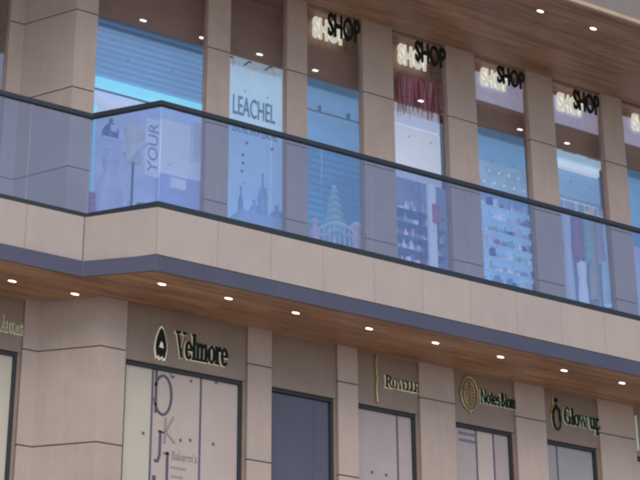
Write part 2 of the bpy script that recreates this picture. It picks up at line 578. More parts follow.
edge = [(XL, 0.62), (-0.648, 0.62), (0.012, 0.024), (XR, 0.024), (XR, 2.5), (XL, 2.5)]
MB().prism(edge, ZS - 0.004, -0.80).build('timber_soffit', WOOD, shop)

# upper ceiling with its pale edge and the cladding of the roof above
MB().prism([(XL, 0.335), (XR, 0.335), (XR, 6), (XL, 6)], ZC, ZC + 0.06).build('timber_ceiling', WOOD, shop)
MB().box(XL, XR, 0.285, 0.333, ZC - 0.012, ZC + 0.055).build('ceiling_trim', TRIM, shop)
MB().box(XL, XR, 0.31, 0.7, ZC + 0.064, ZC + 2.6).build('roof_cladding', ROOFF, shop)

# upper shop windows
GY = UY + 0.075
ZB = at(207, 46.5, GY + 0.30)[1]                    # lower edge of the ceiling's reflection, built as a brown panel
ZT = ZB + 0.35


def upper_window(x0, x1, y=GY, inset=0.0):
    f = MB().box(x0 - 0.005, x0 + 0.012, y - 0.02, y + 0.03, 0.02, ZC - 0.02).box(x1 - 0.014, x1 + 0.005, y - 0.02, y + 0.03, 0.02, ZC - 0.02)
    f.box(x0 + 0.012, x1 - 0.014, y - 0.02, y + 0.03, ZC - 0.05, ZC - 0.02).box(x0 + 0.012, x1 - 0.014, y - 0.02, y + 0.03, 0.02, 0.07)
    fo = f.build('window_frame', BULK, None)
    wdw = MB().box(x0 + 0.012, x1 - 0.014, y, y + 0.012, 0.07, ZC - 0.05).build('shop_window', GLASS_SHOP, shop)
    fo.parent = wdw
    # point fixings of the glass
    for z in (1.9, 3.35):
        for k in range(2):
            xx = x0 + (x1 - x0) * (0.3 + 0.4 * k)
            MB().lathe((xx, y - 0.012, z), [(0.010, 0), (0.010, 0.012)], 12, 'y').build('glass_fixing', FIX, wdw)
    MB().box(x0 + 0.08, x1 + 0.30, y + 0.30, y + 0.34, ZB, ZC - 0.004).build('bulkhead', BULK, shop)  # brown panel stands in for the timber ceiling mirrored in the glass
    return wdw


BAYS = [(0.085, 1.77)] + [(UP[i][1], UP[i + 1][0]) for i in range(len(UP) - 1)]
for a, b in BAYS:
    upper_window(a, b)
upper_window(-2.6, -0.90, 3.12)
upper_window(-5.2, -3.2, 3.12)
# party walls between the shops
for a, b in [(-0.3, 0.0)] + UP[:-1]:
    c = (a + b) / 2
    MB().box(c - 0.06, c + 0.06, UY + 0.82, 5.6, 0, ZC).build('party_wall', PLAIN, shop)

# lower shop fronts -----------------------------------------------------------
PY, WY = LY + 0.035, LY + 0.10
WHITE = mat('frosted_lilac_glass', (0.50, 0.405, 0.355), 0.3, 0.06, 1.2, spec=0.35)
CREAMG = mat('frosted_pale_green_glass', (0.53, 0.475, 0.385), 0.3, 0.05, 1.2, spec=0.35)
GREYG = mat('grey_lilac_glass', (0.41, 0.335, 0.32), 0.25, 0.08, 1.5, spec=0.4)
BLUEG = mat('pale_blue_grey_glass', (0.33, 0.30, 0.305), 0.25, 0.08, 1.5, spec=0.4)
WZ = -1.542


def lower_front(x0, x1, panes, mull, wy=WY, py=PY, top=WZ, zp=ZS, fit=()):
    """brown sign panel, dark frame and coloured panes"""
    MB().box(x0 + 0.003, x1 - 0.003, py, py + 0.2, top + 0.004, zp - 0.002).build('sign_panel', PANEL, shop, bevel=0.003)
    xa, xb, z0 = x0 + 0.012, x1 - 0.044, -5.6
    edges = [xa + 0.03] + list(mull) + [xb - 0.038]
    prev = None
    for i, m_ in enumerate(panes):
        p = MB().box(edges[i] + 0.004, edges[i + 1] - 0.004, wy, wy + 0.02, z0 + 0.05, top - 0.042).build('window_pane', m_, None)
        if prev is None:
            prev = p
            p.name = 'shop_window'
            p.parent = shop
        else:
            p.parent = prev
    f = MB().box(xa, xa + 0.03, wy - 0.03, wy + 0.05, z0, top).box(xb - 0.038, xb, wy - 0.03, wy + 0.05, z0, top)
    f.box(xa + 0.03, xb - 0.038, wy - 0.034, wy + 0.05, top - 0.04, top - 0.003).box(xa + 0.03, xb - 0.038, wy - 0.03, wy + 0.05, z0, z0 + 0.05)
    f.build('window_frame', DARK, prev)
    for mx in mull:
        MB().box(mx - 0.012, mx + 0.012, wy - 0.006, wy + 0.03, z0 + 0.05, top - 0.042).build('mullion', mat('slate_mullion', (0.10, 0.09, 0.13), 0.4), prev)
    if fit:
        for x, z in fit:
            MB().lathe((x, wy - 0.02, z), [(0.011, 0), (0.016, 0.008), (0.016, 0.02)], 12, 'y').build('glass_fixing', mat('fixing_steel', (0.14, 0.12, 0.14), 0.4), prev)
    MB().box(x1 - 0.044, x1 - 0.003, py + 0.01, py + 0.2, -5.6, top).build('window_reveal', PANEL, prev)
    return prev


def fits(*pts):
    return [at(a, b, WY) for a, b in pts]


lower_front(0.127, 1.78, [CREAMG, WHITE, WHITE], [0.535, 1.185], fit=fits((143, 433), (173, 377), (190, 440), (191, 381), (216, 383), (213, 444)))
lower_front(2.12, 3.085, [GLASS_DOOR, GLASS_DOOR], [2.80])
lower_front(3.385, 4.335, [GREYG, GREYG], [4.03], fit=fits((370, 409), (386, 412), (372, 472), (386, 475)))
lower_front(4.89, 5.887, [GREYG, WHITE, GREYG], [5.28, 5.56])
lower_front(6.39, 7.32, [BLUEG, BLUEG], [6.62])
lower_front(7.96, 8.93, [WHITE, GREYG], [8.4])
lower_front(9.4, 10.4, [GREYG], [])
lower_front(10.9, 11.9, [WHITE], [])
lower_front(-2.5, -0.965, [CREAMG, CREAMG], [-1.8], wy=1.66, py=1.60, top=-1.50)

# ------------------------------------------------------------------ glass balustrade
rail = empty('glass_balustrade', 'tinted glass balustrade with a dark handrail along the balcony edge', 'railing')
RP = [(XL, 0.765), (-0.575, 0.765), (0.012, 0.03), (XR, 0.03)]


def strip(pts, half):
    o = []
    for sgn in (1, -1):
        side = []
        for i, p in enumerate(pts):
            d0 = Vector(p) - Vector(pts[i - 1]) if i else Vector(pts[1]) - Vector(p)
            d1 = Vector(pts[i + 1]) - Vector(p) if i < len(pts) - 1 else d0
            n0, n1 = Vector((-d0.y, d0.x)).normalized(), Vector((-d1.y, d1.x)).normalized()
            b = (n0 + n1) / (1 + n0.dot(n1))
            side.append((p[0] + b.x * half * sgn, p[1] + b.y * half * sgn))
        o.append(side)
    return o[0] + o[1][::-1]


MB().prism(strip(RP, 0.028), 1.365, 1.43).build('handrail', DARK, rail, bevel=0.006)
MB().prism(strip(RP, 0.028), 0.0, 0.075).build('base_channel', DARK, rail, bevel=0.004)


def pane(p0, p1):
    a, b = Vector(p0), Vector(p1)
    d = (b - a).normalized()
    a, b = a + d * 0.004, b - d * 0.004
    MB().prism(strip([tuple(a), tuple(b)], 0.006), 0.078, 1.363).build('glass_panel', GLASS_RAIL, rail)


for a, b in zip(seams[:-1], seams[1:]):
    pane((a + (0.016 if a == 0 else 0), 0.03), (b, 0.03))
pane(RP[1], RP[2])
for b, a in zip([-0.575] + lx[1:-1], lx[1:]):
    pane((a, 0.765), (b, 0.765))

# ------------------------------------------------------------------ downlights


def downlight_master():
    root = empty('downlight', 'x', 'ceiling light')
    MB().lathe((0, 0, 0), [(0.062, 0.0), (0.074, 0.0), (0.075, -0.002), (0.072, -0.004), (0.064, -0.003), (0.062, 0.0)], 28, close=False).build('trim_ring', mat('white_trim', (0.75, 0.72, 0.68), 0.4), root, smooth=True)
    MB().lathe((0, 0, 0), [(0.063, -0.0005), (0.063, -0.002), (0.055, -0.003)], 28).build('lamp_lens', LAMP, root)
    return root


DL = downlight_master()
DL.scale = (0.88, 0.36, 1.0)
first = [True]


def downlight(x, y, z, label, group):
    if first[0]:
        o = DL
        first[0] = False
    else:
        o = DL.copy()
        COL.objects.link(o)
        for ch in DL.children:
            c = ch.copy()
            COL.objects.link(c)
            c.parent = o
    o.location = (x, y, z - 0.001)
    tag(o, label, 'ceiling light', group)


G1, G2 = 'downlights under the balcony', 'downlights in the upper ceiling'
low_lab = ['above the left edge of the serif sign beside the corner', 'above the Velmore emblem', 'right of the Velmore lettering',
           'above the blue grey door', 'above the thin gold line of the Royelle sign', 'above the pier right of the Royelle sign',
           'above the sign with the gold oval emblem', 'above the pier left of the Glow up sign', 'above the Glow up lettering']
for x, lab in ((-1.32, 'farthest left, over the set-back shop front'), (-0.52, 'in front of the dark corner pier')):
    downlight(x, 1.13, ZS, 'small downlight under the balcony, ' + lab, G1)
for k, lab in enumerate(low_lab[1:]):
    x = [0.245, 1.135, 2.07, 3.133, 4.137, 5.164, 6.21, 7.2][k]
    downlight(x, 0.337, ZS, 'small downlight under the balcony, ' + lab, G1)
for k in range(-2, 10):
    x = 0.52 + 1.005 * k
    if k == 6:
        lab = 'downlight in the upper timber ceiling, leftmost of the three at the top right'
    elif k == 7:
        lab = 'downlight in the upper timber ceiling, middle one of three at the top right'
    elif k == 8:
        lab = 'downlight in the upper timber ceiling, cut by the right edge of the picture'
    else:
        lab = 'downlight in the upper timber ceiling, seen only as a glint in shop glass'
    downlight(x, 0.765, ZC, lab, G2)

# ------------------------------------------------------------------ SHOP signs (dark letters before the glass, pale glowing copies behind it as their reflection)
BLK = mat('black_green_letter', (0.014, 0.018, 0.017), 0.6, spec=0.15)
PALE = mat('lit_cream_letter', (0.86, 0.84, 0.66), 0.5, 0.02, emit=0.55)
CREAM = mat('lit_cream_edge', (0.86, 0.82, 0.62), 0.5, 0.03, emit=0.10)
GREENC = mat('lit_pale_green_edge', (0.66, 0.80, 0.60), 0.5, 0.03, emit=0.06)
GOLD = mat('brushed_gold', (0.58, 0.46, 0.22), 0.38, 0.15, 12, metal=0.6)
LAV = mat('lit_lilac_board', (0.50, 0.48, 0.62), 0.5, 0.12, 3.0, emit=0.35)
SHOPS = [((329, 12), (360, 43), (313, 15), (345, 46), 'over the blue window with the pale tree', 0),
         ((416, 40), (446, 68), (398, 42), (429, 72), 'over the window with the red garland', 0),
         ((498, 65), (525, 89), (481, 66), (508, 92), 'over the window crowded with shelves', 1),
         ((574, 89), (600, 115), (557, 91), (584, 117), 'over the window with two white bands', 2),
         ((652, 110), (678, 136), (632, 112), (657, 136), 'cut off at the right edge', 2)]
for (a, b, c, d, lab, brd) in SHOPS:
    t = empty('shop_sign', 'SHOP sign, black letters before pale ones, ' + lab, 'sign', 'SHOP signs over the upper windows')
    yb, yp = UY - 0.07, GY + 0.20
    x0, z1 = at(a[0], a[1], yb)
    x1, z0 = at(b[0], b[1], yb)
    word('lettering', 'SHOP', x0 - 0.01, x1 + 0.01, z0 - 0.015, z1 + 0.01, yb, yb + 0.03, BLK, t, 0.02)
    for fx in (0.17, 0.83):
        xx = x0 + (x1 - x0) * fx
        MB().tube([(xx, yb + 0.03, (z0 + z1) / 2), (xx, GY - 0.001, (z0 + z1) / 2)], 0.005).build('stand_off', DARK, t)
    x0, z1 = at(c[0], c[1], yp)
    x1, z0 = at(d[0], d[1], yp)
    word('backlit_lettering', 'SHOP', x0, x1 + 0.03, z0 + 0.0, z1 - 0.0, yp, yp + 0.03, PALE, t, 0.055)  # modelled reflection of the black letters, glowing by itself
    if brd:
        bx = [i for i in BAYS if i[0] - 0.1 < x0 < i[1] + 0.2][0]
        MB().box(bx[0] + 0.04, bx[1] + 0.2, yp + 0.05, yp + 0.08, 4.53, ZC - 0.08).build('sign_board', LAV, t)

# ------------------------------------------------------------------ lower signs
SY0, SY1 = LY + 0.002, PY - 0.001


def roman_sign(t, text, x0, x1, zb, zh, edge, y0=SY0, y1=SY1):
    o = roman('lettering', text, x0, x1, zb, zh, y0 + 0.006, y1, edge, t, 0.034 * (zh - zb))
    roman('letter_face', text, x0, x1, zb, zh, y0 - 0.002, y0 + 0.004, BLK, o, 0.027 * (zh - zb))


g = 'shop name signs over the lower windows'
t = empty('shop_sign', 'Velmore sign in black roman letters with a pointed emblem and cream edges', 'sign', g)
roman_sign(t, 'Velmore', 0.79, 1.50, -1.40, -1.075, CREAM)
out_ = [(0.0, 1.0), (0.13, 0.93), (0.27, 0.74), (0.38, 0.50), (0.40, 0.28), (0.34, 0.14), (0.30, 0.02), (0.16, 0.0), (0.12, 0.09), (0.02, 0.03),
        (-0.10, 0.0), (-0.16, 0.09), (-0.30, 0.02), (-0.35, 0.14), (-0.40, 0.30), (-0.37, 0.52), (-0.26, 0.75), (-0.12, 0.93)]
ex, ez, ew, eh = 0.588, -1.465, 0.19, 0.40
half = [p for p in out_]


def emb(sc, dz):
    return [(ex + p[0] * ew * sc, ez + eh * (0.5 + (p[1] - 0.5) * sc) + dz) for p in half]


e = MB().poly(emb(1.12, 0), SY0 + 0.006, SY1).build('emblem', CREAM, t)
MB().poly(emb(0.97, 0), SY0 - 0.002, SY0 + 0.004).build('emblem_face', BLK, e)
MB().poly([(ex - 0.03, ez + 0.14), (ex + 0.03, ez + 0.13), (ex + 0.015, ez + 0.20), (ex - 0.005, ez + 0.215)], SY0 - 0.006, SY0 - 0.0025).build('emblem_drop', CREAM, e)

t = empty('shop_sign', 'Royelle sign in small black capitals beside a thin upright gold line', 'sign', g)
x0, z0 = at(386, 388, SY0)
x1, _ = at(419, 392, SY0)
zb = at(400, 389, SY0)[1]
roman_sign(t, 'R', x0, x0 + 0.11, zb - 0.005, zb + 0.155, CREAM)
roman_sign(t, 'OYELLE', x0 + 0.10, x1, zb, zb + 0.125, CREAM)
MB().tube([(3.69, SY0 + 0.01, -0.83), (3.672, SY0 + 0.01, -0.98), (3.688, SY0 + 0.01, -1.15), (3.674, SY0 + 0.01, -1.32), (3.685, SY0 + 0.01, -1.49)], 0.013, 8).tube(
    [(3.688, SY0 + 0.01, -1.17), (3.75, SY0 + 0.01, -1.09), (3.77, SY0 + 0.01, -1.04)], 0.007, 6, 0.003).build('gold_line', GOLD, t, smooth=True)

t = empty('shop_sign', 'two word black sign with pale green edges beside a gold oval emblem', 'sign', g)
x0, _ = at(481, 400, SY0)
x1, _ = at(516, 408, SY0)
zb = at(498, 405.5, SY0)[1]
roman_sign(t, 'Notes', x0, x0 + (x1 - x0) * 0.55, zb, zb + 0.185, GREENC)
roman_sign(t, 'Blom', x0 + (x1 - x0) * 0.58, x1, zb, zb + 0.185, GREENC)
cx, cz = at(470, 393.5, SY0)
mb = MB()
mb.tube([(x, SY0 + 0.012, z) for x, z in arc(cx, cz, 0.135, 0.235, 0, 360, 40)], 0.012, 6)
mb.tube([(x, SY0 + 0.012, z) for x, z in arc(cx, cz, 0.085, 0.19, 0, 360, 36)], 0.007, 6)
for k in range(7):                                  # filigree of small scrolls
    zz = cz - 0.15 + 0.05 * k
    rr = 0.07 * math.sqrt(max(0.05, 1 - ((zz - cz) / 0.19) ** 2))
    for s in (-1, 1):
        mb.tube([(cx + s * (0.01 + rr * 0.5 + px * s * 0.4), SY0 + 0.014, zz + pz) for px, pz in arc(0, 0, rr * 0.8, 0.024, 20, 330, 12)], 0.006, 5)
mb.tube([(cx, SY0 + 0.01, cz + 0.235), (cx - 0.012, SY0 + 0.01, cz + 0.29)], 0.010, 6, 0.003)
mb.tube([(cx, SY0 + 0.01, cz - 0.235), (cx + 0.02, SY0 + 0.01, cz - 0.31)], 0.010, 6, 0.003)
mb.build('emblem', GOLD, t, smooth=True)

t = empty('shop_sign', 'Glow up sign in black roman letters beside a gold dancing figure emblem', 'sign', g)
x0, _ = at(564, 412, SY0)
x1, _ = at(601, 424, SY0)
zb = at(582, 426.5, SY0)[1]
roman_sign(t, 'Glow up', x0, x1, zb, zb + 0.235, GREENC)
cx, cz = at(557.5, 414, SY0)
mb = MB()
mb.tube([(x, SY0 + 0.014, z) for x, z in arc(cx, cz - 0.06, 0.062, 0.16, 80, 420, 30)], 0.019, 8, 0.008)
mb.tube([(cx + 0.055, SY0 + 0.014, cz - 0.1), (cx + 0.05, SY0 + 0.014, cz + 0.06), (cx - 0.02, SY0 + 0.014, cz + 0.14)], 0.014, 8, 0.02)
mb.build('emblem', BLK, t, smooth=True)
mb = MB()
mb.tube([(x - 0.028, SY0 + 0.024, z) for x, z in arc(cx, cz - 0.06, 0.066, 0.17, 90, 300, 24)], 0.013, 6, 0.006)
mb.tube([(cx - 0.055, SY0 + 0.024, cz + 0.25), (cx - 0.05, SY0 + 0.024, cz + 0.12)], 0.014, 6)
mb.build('emblem_edge', GOLD, t, smooth=True)
MB().lathe((cx + 0.0, SY0, cz + 0.205), [(0.004, 0), (0.03, 0.004), (0.034, 0.014), (0.03, 0.024), (0.004, 0.03)], 16, 'y').build('emblem_head', BLK, t, smooth=True)

t = empty('shop_sign', 'pale roman lettered sign on the set-back panel at the left edge', 'sign', g)
LSY = 1.60
x0, _ = at(-3, 322, LSY - 0.02)
x1, _ = at(24.5, 330, LSY - 0.02)
zb = at(14, 333, LSY - 0.02)[1]
SAGE = mat('sage_letter', (0.20, 0.19, 0.14), 0.5)
o = roman('lettering', 'y Aroma', x0 - 0.02, x1, zb, zb + 0.20, LSY - 0.022, LSY - 0.001, CREAM, t, 0.004)
roman('letter_face', 'y Aroma', x0 - 0.02, x1, zb, zb + 0.20, LSY - 0.032, LSY - 0.024, SAGE, o, 0.001)

t = empty('shop_sign', 'pale green upright sign bar at the right edge of the picture', 'sign', g)
MB().box(7.985, 8.01, SY0, SY1, -1.46, -0.95).build('emblem', GREENC, t)

# letters on the Velmore window (a vinyl decal lying on the glass)
INK = mat('slate_vinyl', (0.09, 0.075, 0.115), 0.5)
INKL = mat('pale_brown_vinyl', (0.30, 0.24, 0.22), 0.5)
dec = empty('window_lettering', 'tall slate letters and small text stuck on the Velmore window', 'lettering')
DY = WY - 0.006


def px_line(pts, wd, y=DY):
    mb = MB()
    P = [at(a, b, y) for a, b in pts]
    for i, ((xa, za), (xb, zb_)) in enumerate(zip(P[:-1], P[1:])):
        d = Vector((xb - xa, zb_ - za)).normalized()
        n = Vector((-d.y, d.x)) * wd / 2
        e_ = d * wd * 0.2
        mb.poly([(xa + n.x - e_.x, za + n.y - e_.y), (xb + n.x + e_.x, zb_ + n.y + e_.y), (xb - n.x + e_.x, zb_ - n.y + e_.y), (xa - n.x - e_.x, za - n.y - e_.y)], y - 0.001 * (i % 2), y + 0.004)
    return mb


def px_arc(cx, cy, rx, ry, a0, a1, n=20):
    return [(cx + rx * math.cos(math.radians(a0 + (a1 - a0) * i / n)), cy + ry * math.sin(math.radians(a0 + (a1 - a0) * i / n))) for i in range(n + 1)]


px_line([(157, 364), (155.5, 412)], 0.033).build('letter', INK, dec)
px_line(px_arc(163, 395, 8.5, 19.5, -150, 170, 26), 0.030).build('letter', INK, dec)
px_line([(171, 368), (171, 377)], 0.030).build('letter', INKL, dec)
px_line([(166, 418), (164.5, 443)], 0.030).build('letter', INKL, dec)
px_line([(173.5, 417), (166, 432), (174.5, 443)], 0.021).build('letter', INKL, dec)
px_line([(180, 440), (181.2, 440.2)], 0.033).build('full_stop', INK, dec)
px_line([(160.5, 431), (159.5, 455), (157.5, 461), (154.5, 460)], 0.033).build('letter', INK, dec)
px_line([(158.5, 431), (164, 432.5)], 0.024).build('letter', INK, dec)
px_line([(167.5, 452), (166.5, 490)], 0.033).build('letter', INK, dec)
px_line([(164, 453), (169, 454)], 0.024).build('letter', INK, dec)
px_line([(154, 476), (153.5, 495)], 0.045).build('letter', INK, dec)
xa, za = at(172, 456.5, DY)
xb, _ = at(197, 459, DY)
word('small_text', "Bakerm's", xa, xb, za - 0.035, za + 0.075, DY, DY + 0.004, INKL, dec)
for (a, b, c) in ((171, 467, 187), (171, 476, 183)):
    xa, za = at(a, b, DY)
    xb, _ = at(c, b, DY)
    for k in range(7):
        u = xa + (xb - xa) * k / 7
        dec_o = MB().box(u, u + (xb - xa) / 7 * random.uniform(0.5, 0.8), DY, DY + 0.004, za - 0.012, za + 0.012).build('text_dash', INKL, dec)
dec2 = empty('window_lettering', 'three lines of lilac text on the window under the gold oval emblem', 'lettering')
LIL = mat('lilac_vinyl', (0.16, 0.14, 0.26), 0.5)
for k, yy in enumerate((425, 432, 439)):
    xa, za = at(459, yy + 0.5, DY)
    xb, _ = at(476, yy + 0.5, DY)
    u = xa
    while u < xb - 0.02:
        wd = random.uniform(0.02, 0.05)
        MB().box(u, min(u + wd, xb), DY, DY + 0.004, za - 0.016, za + 0.016 + random.uniform(0, 0.012)).build('text_dash', LIL, dec2)
        u += wd + 0.012

# ------------------------------------------------------------------ window displays of the upper shops, emission replaces lamps inside
def prect(a, b, c, d, y):
    """pixel rectangle left, top, right, bottom -> x0, x1, z0, z1 on the plane y, at the middle of each side"""
    x0, _ = at(a, (b + d) / 2, y)
    x1, _ = at(c, (b + d) / 2, y)
    _, z1 = at((a + c) / 2, b, y)
    _, z0 = at((a + c) / 2, d, y)
    return x0, x1, z0, z1


def slab(name, rect, y, th, m_, parent=None, bevel=0.0):
    x0, x1, z0, z1 = prect(*rect, y)
    return MB().box(x0, x1, y, y + th, z0, z1).build(name, m_, parent, bevel)


BLUE1 = mat('lit_blue_board', (0.20, 0.46, 0.72), 0.5, 0.12, 2.0, emit=0.183)  # the boards glow themselves, standing in for interior shop lighting
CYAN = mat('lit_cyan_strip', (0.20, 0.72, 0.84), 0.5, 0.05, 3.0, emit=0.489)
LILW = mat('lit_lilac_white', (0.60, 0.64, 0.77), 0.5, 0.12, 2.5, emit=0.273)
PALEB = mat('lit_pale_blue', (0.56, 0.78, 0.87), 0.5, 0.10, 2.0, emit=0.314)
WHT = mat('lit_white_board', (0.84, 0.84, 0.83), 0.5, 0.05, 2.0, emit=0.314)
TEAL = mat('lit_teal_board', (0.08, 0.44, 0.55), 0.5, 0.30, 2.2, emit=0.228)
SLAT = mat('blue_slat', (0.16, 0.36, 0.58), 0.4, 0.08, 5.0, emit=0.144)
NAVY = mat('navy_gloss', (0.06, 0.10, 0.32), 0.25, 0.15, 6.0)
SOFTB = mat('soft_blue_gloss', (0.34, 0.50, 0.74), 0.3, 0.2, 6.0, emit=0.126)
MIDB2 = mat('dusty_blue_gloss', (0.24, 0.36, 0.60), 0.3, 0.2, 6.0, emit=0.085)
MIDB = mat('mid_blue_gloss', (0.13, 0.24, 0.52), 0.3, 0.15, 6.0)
PINK = mat('pale_pink_plaster', (0.78, 0.58, 0.62), 0.6, 0.1, 6.0, emit=0.131)  # goods and figures too carry faint emission as shop light
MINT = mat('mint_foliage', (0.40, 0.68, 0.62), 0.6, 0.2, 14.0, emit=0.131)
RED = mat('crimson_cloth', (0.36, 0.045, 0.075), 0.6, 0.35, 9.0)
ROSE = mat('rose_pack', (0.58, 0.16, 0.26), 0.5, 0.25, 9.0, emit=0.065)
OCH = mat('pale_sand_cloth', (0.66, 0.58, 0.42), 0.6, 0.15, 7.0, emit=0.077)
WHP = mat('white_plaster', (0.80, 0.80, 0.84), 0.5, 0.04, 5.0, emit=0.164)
BY = 3.02                                          # display boards stand here
FLOOR = 0.0


def board(name, x0, x1, z0, z1, m_, label, y=BY, cat='display board'):
    return tag(MB().box(x0, x1, y, y + 0.04, z0, z1).build(name, m_, None, 0.004), label, cat)


def bay(i, ex=0.03):
    return BAYS[i][0] + ex * 0, BAYS[i][1] + 0.45


# bay 1: blue louvres, cyan light, a lilac set with figures and boards
x0, x1 = BAYS[0][0] + 0.01, BAYS[0][1] + 0.44
zc1 = at(150, 97, BY)[1]
t = empty('louvre_screen', 'blue louvre screen filling the top of the corner shop window', 'screen')
MB().box(x0, x1, BY, BY + 0.04, zc1 + 0.10, ZT).build('backing', BLUE1, t)
k, z = 0, zc1 + 0.16
while z < ZT - 0.05:
    MB().box(x0 + 0.01, x1 - 0.01, BY - 0.035, BY - 0.001, z, z + 0.035).build('slat', SLAT, t)
    z += 0.095
tag(MB().box(x0, x1, BY - 0.06, BY + 0.03, zc1 - 0.06, zc1 + 0.07).build('light_strip', CYAN), 'glowing cyan light strip under the blue louvres of the corner shop', 'light strip')
board('display_board', x0, x1, FLOOR + 0.01, zc1 - 0.08, LILW, 'lilac backdrop board behind the white figure in the corner shop', BY + 0.05)
tag(slab('light_tube', (92.5, 104, 95, 190), GY + 0.25, 0.03, CYAN), 'narrow upright cyan light at the left side of the corner shop window', 'light strip')
Y1 = 2.85
cx, zt = at(111, 119, Y1)
_, zb = at(111, 142, Y1)
b = MB().lathe((cx, Y1, zb), [(0.10, 0), (0.115, 0.01), (0.12, (zt - zb) * 0.45), (0.085, (zt - zb) * 0.65), (0.03, (zt - zb) * 0.82), (0.028, (zt - zb))], 20)
bo = tag(b.build('bottle', NAVY, None, smooth=True), 'navy bottle with a pale label on the lilac backdrop', 'bottle')
MB().box(cx - 0.05, cx + 0.04, Y1 - 0.128, Y1 - 0.122, zb + 0.1, zb + 0.2).build('bottle_label', WHP, bo)
MB().box(cx - 0.16, cx + 0.16, Y1 - 0.14, Y1 + 0.15, zb - 0.03, zb - 0.002).build('wall_shelf', LILW)
so = bpy.data.objects['wall_shelf']
tag(so, 'small lilac shelf carrying the navy bottle', 'shelf')
# cream mannequin bust, a white curved sculpture and a pale flared dress form
Y2 = 2.72
P = lambda a, b_: (at(a, b_, Y2)[0], Y2, at(a, b_, Y2)[1])
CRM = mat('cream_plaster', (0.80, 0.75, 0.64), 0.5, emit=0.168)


def body_form(prof, c, flat=0.62, n=24):
    mb = MB()
    k = len(mb.v)
    for rx, dx, h in prof:
        for i in range(n):
            a = 2 * math.pi * i / n
            mb.v.append((c[0] + dx + rx * math.cos(a), c[1] + rx * flat * math.sin(a), c[2] + h))
    for j in range(len(prof) - 1):
        for i in range(n):
            a, b_ = k + j * n + i, k + j * n + (i + 1) % n
            mb.f.append((a, b_, b_ + n, a + n))
    mb.f.append(tuple(k + i for i in reversed(range(n))))
    mb.f.append(tuple(k + (len(prof) - 1) * n + i for i in range(n)))
    return mb


c = P(133, 163)
mn = empty('mannequin_bust', 'cream headless mannequin bust in the corner shop window', 'mannequin')
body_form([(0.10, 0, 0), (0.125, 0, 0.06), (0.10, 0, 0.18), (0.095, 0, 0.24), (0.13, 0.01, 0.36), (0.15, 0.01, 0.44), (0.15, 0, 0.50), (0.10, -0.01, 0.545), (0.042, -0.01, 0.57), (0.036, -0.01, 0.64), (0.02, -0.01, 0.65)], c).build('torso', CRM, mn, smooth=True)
MB().tube([(c[0], c[1], 0.0), (c[0], c[1], c[2] + 0.01)], 0.018, 10).build('stand_pole', DARK, mn)
sw = MB()
pts = [P(142, 147), P(136, 151), P(129, 157), P(124, 165), P(121, 174), P(121, 184), P(125, 192)]
pts = [(p[0], 2.60, p[2]) for p in pts]
tag(sw.tube(pts, 0.045, 12, 0.014).build('ribbon_sculpture', WHP, None, smooth=True), 'white curved horn sculpture in front of the cream mannequin', 'sculpture')
c = P(108, 200)
df = empty('dress_form', 'pale lilac flared dress on a form in the corner shop', 'dress')
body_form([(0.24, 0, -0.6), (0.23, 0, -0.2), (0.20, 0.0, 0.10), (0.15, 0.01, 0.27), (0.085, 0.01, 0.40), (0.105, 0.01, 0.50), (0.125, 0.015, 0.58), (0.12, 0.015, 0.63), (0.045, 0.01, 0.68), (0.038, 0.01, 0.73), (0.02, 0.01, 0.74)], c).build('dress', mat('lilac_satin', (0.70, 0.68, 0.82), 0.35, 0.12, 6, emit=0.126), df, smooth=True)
tag(MB().tube([P(112, 194), P(117, 188), P(124, 191), P(129, 200), P(127, 209), P(119, 212)], 0.03, 10, 0.02).build('hoop_sculpture', WHP, None, smooth=True), 'white open hoop sculpture right of the lilac dress', 'sculpture')
# YOUR banner
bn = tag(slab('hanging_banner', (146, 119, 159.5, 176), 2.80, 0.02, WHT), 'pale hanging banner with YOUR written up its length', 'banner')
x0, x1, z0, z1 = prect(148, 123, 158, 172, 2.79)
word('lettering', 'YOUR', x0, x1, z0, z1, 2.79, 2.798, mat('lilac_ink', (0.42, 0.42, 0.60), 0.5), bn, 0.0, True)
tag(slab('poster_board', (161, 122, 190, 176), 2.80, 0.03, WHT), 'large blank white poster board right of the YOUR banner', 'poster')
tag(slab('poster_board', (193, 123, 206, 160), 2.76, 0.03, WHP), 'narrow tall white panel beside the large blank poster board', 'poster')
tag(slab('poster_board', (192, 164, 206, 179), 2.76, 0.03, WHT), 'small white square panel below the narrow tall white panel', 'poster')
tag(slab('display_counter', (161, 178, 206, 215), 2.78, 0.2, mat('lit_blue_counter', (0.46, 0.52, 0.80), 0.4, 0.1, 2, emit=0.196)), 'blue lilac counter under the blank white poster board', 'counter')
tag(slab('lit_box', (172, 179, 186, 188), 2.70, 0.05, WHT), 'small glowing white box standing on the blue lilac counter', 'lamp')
for k, yy in enumerate((192, 199, 206)):
    lab_ = ['topmost', 'middle', 'lowest'][k]
    tag(slab('gift_box', (90, yy, 96, yy + 5), 2.6, 0.1, ROSE), 'small red box at the left side of the corner shop, %s of its stack' % lab_, 'box', 'red boxes in the corner shop')
tag(slab('display_stand', (138, 203, 150, 216), 2.7, 0.1, MIDB), 'low blue stand right of the white figure', 'stand')

